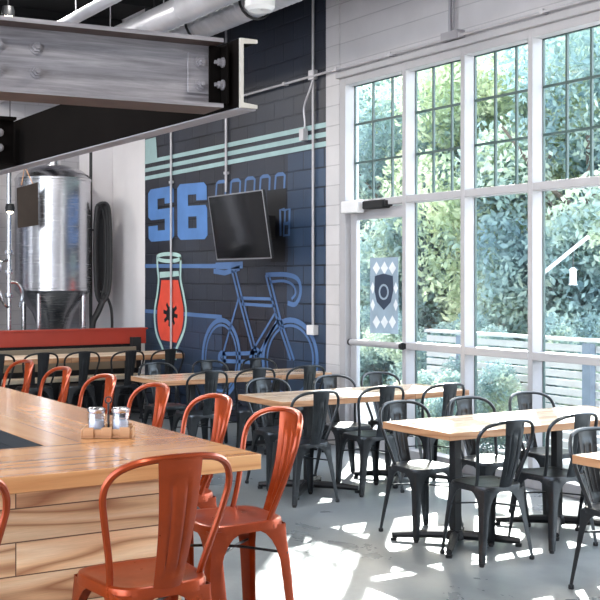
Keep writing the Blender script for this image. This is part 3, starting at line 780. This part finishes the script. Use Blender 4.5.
stools = [
 (1.45, 3.25, .0, 'large orange metal bar stool in the foreground, back to the camera, centre left'),
 (.765, 3.25, 0, 'orange bar stool cut off by left edge of photo, only its frame showing'),
 (2.08, 3.86, PI/2-.02, 'orange metal bar stool nearest the bar corner, seen side on with its seat showing'),
 (2.10, 4.46, PI/2-.04, 'orange stool along the bar, second behind the bar corner'),
 (2.10, 5.08, PI/2-.03, 'orange stool along the bar, third behind the bar corner'),
 (2.09, 5.70, PI/2-.03, 'orange stool along the bar, directly behind the glass jars'),
 (2.08, 6.33, PI/2-.05, 'orange stool along the bar, second farthest'),
 (2.08, 6.98, PI/2, 'orange stool farthest along the bar, near the left edge'),
]
st0 = make_seat('bar_stool', stools[0][3], 'stool', .76, .215, M['orange'], True)
for i, (x, y, rz, lb) in enumerate(stools):
    if i == 0: st0.location = (x, y, 0); st0.rotation_euler.z = rz; st0['group'] = SG
    else: dup(st0, (x, y, 0), rz, lb, SG)

# ---------------------------------------------------------------- tables
def table(name, label, x0, x1, y0, y1, poles, z=.75, th=.045, top='tabletop'):
    cx_, cy_ = (x0+x1)/2, (y0+y1)/2
    t = thing(name, label, 'table', (cx_, cy_, 0), 0, 'wood-topped tables')
    a, b = (x1-x0)/2, (y1-y0)/2
    MB().box((-a,-b,z-th), (a,b,z), mis=[1,0,1,1,1,1]).build('tabletop', [M[top], M['tableedge']], t, bevel=.003)
    for px_ in poles:
        x = px_-cx_
        p = MB(); p.box((x-.028,-.028,.05), (x+.028,.028,z-th-.012)); p.box((x-.17,-.17,z-th-.012), (x+.17,.17,z-th))
        pp = p.build('pole', M['black'], t, bevel=.004)
        q = MB(); q.lathe([(.001,.085),(.045,.085),(.06,.06),(.06,.03),(.001,.03)], 20, (x,0,0))
        for k in range(4):
            an = PI/4+k*PI/2; d_ = Vector((math.cos(an), math.sin(an), 0)); c0 = Vector((x,0,0))
            q.tube([c0+d_*.03+Vector((0,0,.055)), c0+d_*.2+Vector((0,0,.05)), c0+d_*.40+Vector((0,0,.034))], [.03,.027,.02], 8)
            e_ = c0+d_*.39; q.lathe([(.001,0),(.02,0),(.022,.02),(.001,.02)], 10, (e_.x, e_.y, 0))
        q.build('cross_base', M['black'], t)
    return t
table('dining_table', 'wood-topped table cut off by the right edge of the photo, nearest the camera', 4.33, 6.1, 3.62, 4.31, (4.80, 5.7))
table('dining_table', 'wood-topped table by the windows, its corner left of centre right foreground', 4.31, 6.12, 5.28, 5.95, (4.63, 5.50))
table('dining_table', 'pale wood-topped table in the middle, reaching towards the glass door', 4.36, 6.15, 7.28, 7.96, (4.80, 5.72))
table('dining_table', 'wood-topped table standing before the painted bicycle', 4.33, 6.15, 9.33, 10.0, (4.80, 5.72))
table('dining_table', 'long pale table farthest back, in front of the red rail', 2.6, 6.2, 12.68, 13.38, (3.1, 4.4, 5.6), .75, .06, 'pale')
bn = thing('bench', 'pale slatted wooden bench backing onto the red-topped partition', 'bench')
MB().box((2.5, 13.45, .40), (6.0, 13.70, .45)).build('seat', M['pale'], bn)
o = MB()
for z in (.52, .67): o.box((2.5, 13.68, z), (6.0, 13.71, z+.12))
o.build('backrest', M['pale'], bn)
for x in (2.6, 3.7, 4.8, 5.98): MB().box((x-.03, 13.50, 0), (x+.03, 13.70, .40)).build('leg', M['matt_black'], bn)

# ---------------------------------------------------------------- the bar
X1, Y0, Y1b, X0 = 1.93, 3.36, 7.35, .15
XI, YI = 1.37, 3.93; ZT, ZL = 1.07, 1.018
w = MB()
w.box((X0, Y0, ZL), (X1, YI, ZT), mis=[0,0,2,2,2,2]); w.box((XI, YI+.0005, ZL), (X1, Y1b, ZT), mis=[1,1,1,2,2,3])
tag(w.build('bar_worktop', [M['counter_x'], M['counter_y'], M['counter_edge'], M['matt_black']], None, None, 0, .003), 'thick glossy wooden L-shaped counter top on the bar', 'countertop')
bc = thing('bar_counter', 'bar base clad in pale knotty horizontal boards', 'bar')
MB().box((X0, 3.50, .0), (1.70, 3.54, ZL-.001)).build('front_cladding', M['clad'], bc)
MB().box((1.66, 3.541, .0), (1.70, Y1b-.15, ZL-.001)).build('side_cladding', M['clad'], bc)
o = MB(); o.box((X0, 3.541, 0), (1.66, 3.92, ZL-.001)); o.box((1.38, 3.921, 0), (1.659, Y1b-.15, ZL-.001)); o.build('inner_cabinet', M['matt_black'], bc)
o = MB(); o.box((-.6, 5.0, 0), (.7, 7.3, .92)); tag(o.build('back_bar', M['matt_black'], None, None, 0, .01), 'low black back bar inside the counter', 'cabinet')

# caddy with two jars
cx_, cy_ = 1.655, 4.03
cd = thing('condiment_caddy', 'small notched wooden caddy holding glass jars on the bar top', 'caddy', (cx_, cy_, ZT), -.5)
o = MB(); o.box((-.095,-.055,0), (.095,.055,.012)); 
for sx in (-1, 1): o.box((sx*.095-.006 if sx > 0 else -.095, -.055, .012), (.095 if sx > 0 else -.089, .055, .034))
o.box((-.089,-.055,.012), (.089,-.047,.034)); o.box((-.089,.047,.012), (.089,.055,.034))
for sy in (-1, 1):
    for xx in (-.066, 0, .066): o.box((xx-.019, sy*.0552-(.006 if sy < 0 else 0), .0), (xx+.019, sy*.0552+(.006 if sy > 0 else 0), .042))
o.build('tray', M['caddy'], cd, bevel=.002)
o = MB(); o.tube([(0,.0,.012),(0,0,.125)], .004, 8); o.tube([(.012*math.cos(a),0,.137+.012*math.sin(a)) for a in [k*PI/6 for k in range(12)]], .003, 6, closed=True)
o.build('handle', M['black'], cd)
R2 = Matrix.Rotation(-.5, 4, 'Z')
for k, dx in enumerate((-.045, .045)):
    p = R2 @ Vector((dx, 0, 0))
    j = thing('glass_jar', ('left clear glass jar standing in the wooden caddy', 'right clear glass jar standing in the wooden caddy')[k], 'jar', (cx_+p.x, cy_+p.y, ZT+.0125), 0, 'glass jars in the caddy')
    MB().lathe([(.001,0),(.029,0),(.032,.005),(.032,.08),(.028,.086),(.026,.086),(.029,.079),(.029,.006),(.001,.005)], 24).build('jar_body', M['jar'], j)
    MB().lathe([(.001,.0065),(.0275,.0065),(.0275,.050),(.001,.053)], 20).build('filling', M['salt'], j)
    MB().lathe([(.0335,.078),(.0345,.082),(.0345,.092),(.026,.097),(.001,.098)], 20).build('lid', M['steel'], j)

# ---------------------------------------------------------------- outdoors
struct(MB().box((XW+.25, -8, -.15), (60, 70, -.03)).build('ground', M['ground']))
# slatted railing just outside the glass
XF = 7.62
rf = thing('slatted_fence', 'white horizontal slat fence with blue grey posts outside the windows', 'fence')
o = MB()
for k in range(13): o.box((XF-.015, 3, .03+k*.081), (XF+.015, 9.7, .03+k*.081+.060))
o.build('slats', M['slat'], rf)
MB().box((XF-.05, 3, 1.095), (XF+.06, 9.7, 1.125)).build('top_rail', M['slat'], rf)
yq = on_x(593, 370, XF)[0]
for k in range(2): MB().box((XF-.085, yq+k*1.75-.05, -.03), (XF-.021, yq+k*1.75+.05, 1.085)).build('post', M['postblue'], rf)
# post with a diagonal arm and hanging lantern
XA = 9.3
def ap(px, py, x=XA): return (x, *on_x(px, py, x))
lp = thing('garden_post', 'white post with a slanting arm in the garden, seen through the glass', 'post')
a0, a1 = Vector(ap(541,275)), Vector(ap(588,237))
MB().tube([a0, a1], .022, 8).build('arm', M['white'], lp)
MB().tube([(a0.x, a0.y, -.03), (a0.x, a0.y, a0.z+.03)], .03, 8).build('pole', M['white'], lp)
lc = Vector(ap(573, 276))
ln = thing('garden_lantern', 'small white lantern hanging below the slanting garden arm', 'lantern', lc)
MB().lathe([(.001,-.10),(.05,-.10),(.045,-.09),(.037,-.085),(.037,.06),(.05,.065),(.02,.09),(.001,.095)], 12).build('lantern_body', M['white'], ln)
hk = a0+(a1-a0)*((lc.y-a0.y)/(a1.y-a0.y))
MB().tube([(0,0,.09), (hk.x-lc.x, hk.y-lc.y, hk.z-lc.z-.03)], .006, 6).build('hook', M['black'], ln)
# trees
def crown_mesh(name, rx, rz_, nb, nl, leaf, seed, mat, squash=1):
    rnd = random.Random(seed); mb = MB(); blobs = []
    for i in range(nb):
        a = rnd.random()*2*PI; rr = rx*math.sqrt(rnd.random())*.85; h = (rnd.random()-.5)*2
        blobs.append((rr*math.cos(a)*(1-.35*abs(h)), rr*math.sin(a)*(1-.35*abs(h)), h*rz_*.85, rx*(.22+.2*rnd.random())))
    vs = []; fs = []
    for i in range(nl):
        bx_, by_, bz_, br_ = blobs[rnd.randrange(nb)]
        d = Vector((rnd.gauss(0,1), rnd.gauss(0,1), rnd.gauss(0,1))).normalized()*br_*(rnd.random()**.4)
        c = Vector((bx_, by_, bz_))+d
        n = Vector((rnd.gauss(0,1), rnd.gauss(0,1), rnd.gauss(0,1)+.6)).normalized()
        t = n.orthogonal().normalized(); t.rotate(Matrix.Rotation(rnd.random()*6.28, 3, n)); b = n.cross(t); s_ = leaf*(.6+.8*rnd.random())
        o = len(vs); vs += [c-t*s_, c+b*s_*.45, c+t*s_, c-b*s_*.45]; fs.append((o, o+1, o+2, o+3))
    mb.add(vs, fs); return mb
protos = []
for k, (rx, rz_, nb, nl, leaf, mt) in enumerate(((2.3, 2.9, 44, 42000, .068, 'leafA'), (2.1, 3.1, 40, 42000, .066, 'leafB'), (1.3, .9, 16, 16000, .05, 'leafB'))):
    me = crown_mesh('crown', rx, rz_, nb, nl, leaf, 11+k, M[mt]).build('crown', M[mt], fix=False); protos.append((me, rz_))
    C.objects.unlink(me)
def tree(x, y, h, k, rz, sc, label, name='garden_tree', cat='tree', group='trees outside the windows'):
    t = thing(name, label, cat, (x, y, -.03), 0, group); pr, rz_ = protos[k]
    c = pr.copy(); C.objects.link(c); c.parent = t; c.location = (0, 0, h); c.rotation_euler.z = rz; c.scale = (sc,)*3
    c['kind'] = 'stuff'; del c['kind']
    tr = MB(); lean = random.uniform(-.3, .3)
    tr.tube(smooth_path([(0,0,0),(lean*.2,.05,h*.35),(lean*.6,-.1,h*.7),(lean,0,h+rz_*sc*.3)], 4), [.13*sc+(.02-.1*sc)*i/12 for i in range(13)], 8)
    for j in range(6):
        a = j*1.05+rz; z0 = h*(.55+.07*j)
        tr.tube(smooth_path([(lean*.5,0,z0),(lean*.5+.7*sc*math.cos(a),.7*sc*math.sin(a),z0+.5),(lean*.5+1.4*sc*math.cos(a),1.4*sc*math.sin(a),z0+1.3)], 3), [.05*sc-.005*i*sc for i in range(7)], 6)
    tr.build('trunk', M['bark'], t); return t
def pos(px, x): return on_x(px, 280, x)[0]
tl = [ # px, X, h, proto, scale, label
 (352, 12.5, 3.3, 1, 1.0, 'blue green tree seen through the door side of the glass'),
 (392, 15.5, 4.2, 0, 1.15, 'sunlit yellow green tree seen through the second window'),
 (430, 12.8, 2.6, 1, .9, 'lower blue green tree seen through the second window'),
 (462, 16.5, 4.6, 0, 1.2, 'tall sunlit tree behind the third window'),
 (500, 13.0, 2.9, 0, .95, 'bright leafy tree seen through the third window'),
 (545, 16.0, 4.4, 1, 1.2, 'tall dark tree behind the fourth window'),
 (585, 12.6, 2.9, 1, 1.0, 'dark bushy tree at the right of the fourth window'),
 (640, 15.0, 4.2, 0, 1.2, 'tree at the right edge of the photo beyond the glass'),
 (420, 21.0, 5.2, 1, 1.5, 'distant tree behind the second window'),
 (510, 22.0, 5.4, 0, 1.5, 'distant pale tree behind the third and fourth windows'),
 (600, 22.0, 5.4, 1, 1.5, 'distant tree behind the rightmost window'),
 (340, 20.0, 5.0, 0, 1.5, 'distant pale tree behind the door bay'),
]
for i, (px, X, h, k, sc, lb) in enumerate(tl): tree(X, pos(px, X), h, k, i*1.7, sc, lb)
for i, (px, X, lb, hh, ss) in enumerate(((472, 7.15, 'small shrub between the fence and the third window', .42, .42), (440, 7.2, 'small shrub outside the second window, near the fence end', .40, .42), (375, 10.6, 'low bright bush outside the glass door', .5, .62), (425, 10.2, 'low bush outside beyond the second window', .5, .62), (470, 10.8, 'low leafy bush outside beyond the third window', .5, .62),
                             (520, 10.4, 'low bush outside at the third mullion', .5, .62), (575, 11.0, 'low bush behind the slatted fence at right', .5, .62))):
    t = thing('garden_bush', lb, 'bush', (X, pos(px, X), -.03), 0, 'bushes outside the windows')
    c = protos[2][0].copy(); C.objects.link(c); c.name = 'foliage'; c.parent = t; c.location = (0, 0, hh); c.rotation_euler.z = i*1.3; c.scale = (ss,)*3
    MB().tube([(0,0,0),(.03,0,hh*.8)], .02, 6).build('stem', M['bark'], t)

# ---------------------------------------------------------------- light
HB = [('over the near end of the bar', .2, 1.2), ('over the foreground window table', 3.6, 2.6), ('over the far side of the bar', .8, 6.4),
      ('above the aisle beside the middle table', 3.3, 6.2), ('above the aisle before the mural', 3.4, 9.8), ('over the tables before the red rail', 3.6, 12.6), ('over the brewing tanks', 3.2, 14.6)]
for k, (w_, x, y) in enumerate(HB):  # lamps added out of view to brighten the interior
    t = thing('added_fill_lamp', 'added white bell lamp, unseen fill light hanging from the ceiling '+w_, 'lamp', (x, y, 4.55), 0, 'added fill lamps above view')
    MB().lathe([(.06,.22),(.10,.20),(.22,.06),(.25,0),(.245,0),(.215,.055),(.09,.19),(.001,.2)], 28).build('lamp_shade', M['white'], t)  # shade of the added fill lamp
    MB().lathe([(.001,.03),(.05,.05),(.07,.1),(.05,.16),(.001,.19)], 16).build('bulb', M['bulb'], t)
    MB().tube([(0,0,.2),(0,0,ZC-4.55)], .008, 6).build('cord', M['black'], t)
    ld = bpy.data.lights.new('added_fill_light', 'AREA'); ld.shape = 'DISK'; ld.size = .46; ld.energy = 30; ld.color = (1, .96, .91)
    lo = bpy.data.objects.new('added_fill_light', ld); C.objects.link(lo); lo.location = (x, y, 4.54)
sd = bpy.data.lights.new('sun', 'SUN'); sd.energy = 9; sd.angle = math.radians(.6); sd.color = (1, .97, .91)
so = bpy.data.objects.new('sun', sd); C.objects.link(so)
el = math.radians(33.3); az = Vector((.655, .756)).normalized()
to_sun = Vector((az.x*math.cos(el), az.y*math.cos(el), math.sin(el)))
so.rotation_euler = to_sun.to_track_quat('Z', 'Y').to_euler()
wd = bpy.data.worlds.new('World'); bpy.context.scene.world = wd; wd.use_nodes = True; nt = wd.node_tree
bg = nt.nodes['Background']; sky = N(nt, 'ShaderNodeTexSky', sky_type='NISHITA'); sky.sun_disc = False
sky.sun_elevation = el; sky.sun_rotation = math.atan2(az.x, az.y); sky.altitude = 100; sky.dust_density = 3
mixn = mix_rgb(nt, sky.outputs[0], (3.3,3.35,3.6), .6)
nt.links.new(mixn, bg.inputs[0]); bg.inputs[1].default_value = .86

cam = bpy.data.cameras.new('Camera'); cam.lens = F/600*36; cam.sensor_width = 36; cam.shift_y = -21/600; cam.clip_end = 300
co_ = bpy.data.objects.new('Camera', cam); C.objects.link(co_); co_.location = (0, 0, CAMZ); co_.rotation_euler = (PI/2, 0, -YAW)
sc = bpy.context.scene; sc.camera = co_
sc.view_settings.view_transform = 'Standard'; sc.view_settings.look = 'None'; sc.view_settings.gamma = 1; sc.view_settings.use_curve_mapping = False
sc.view_settings.exposure = 1.4
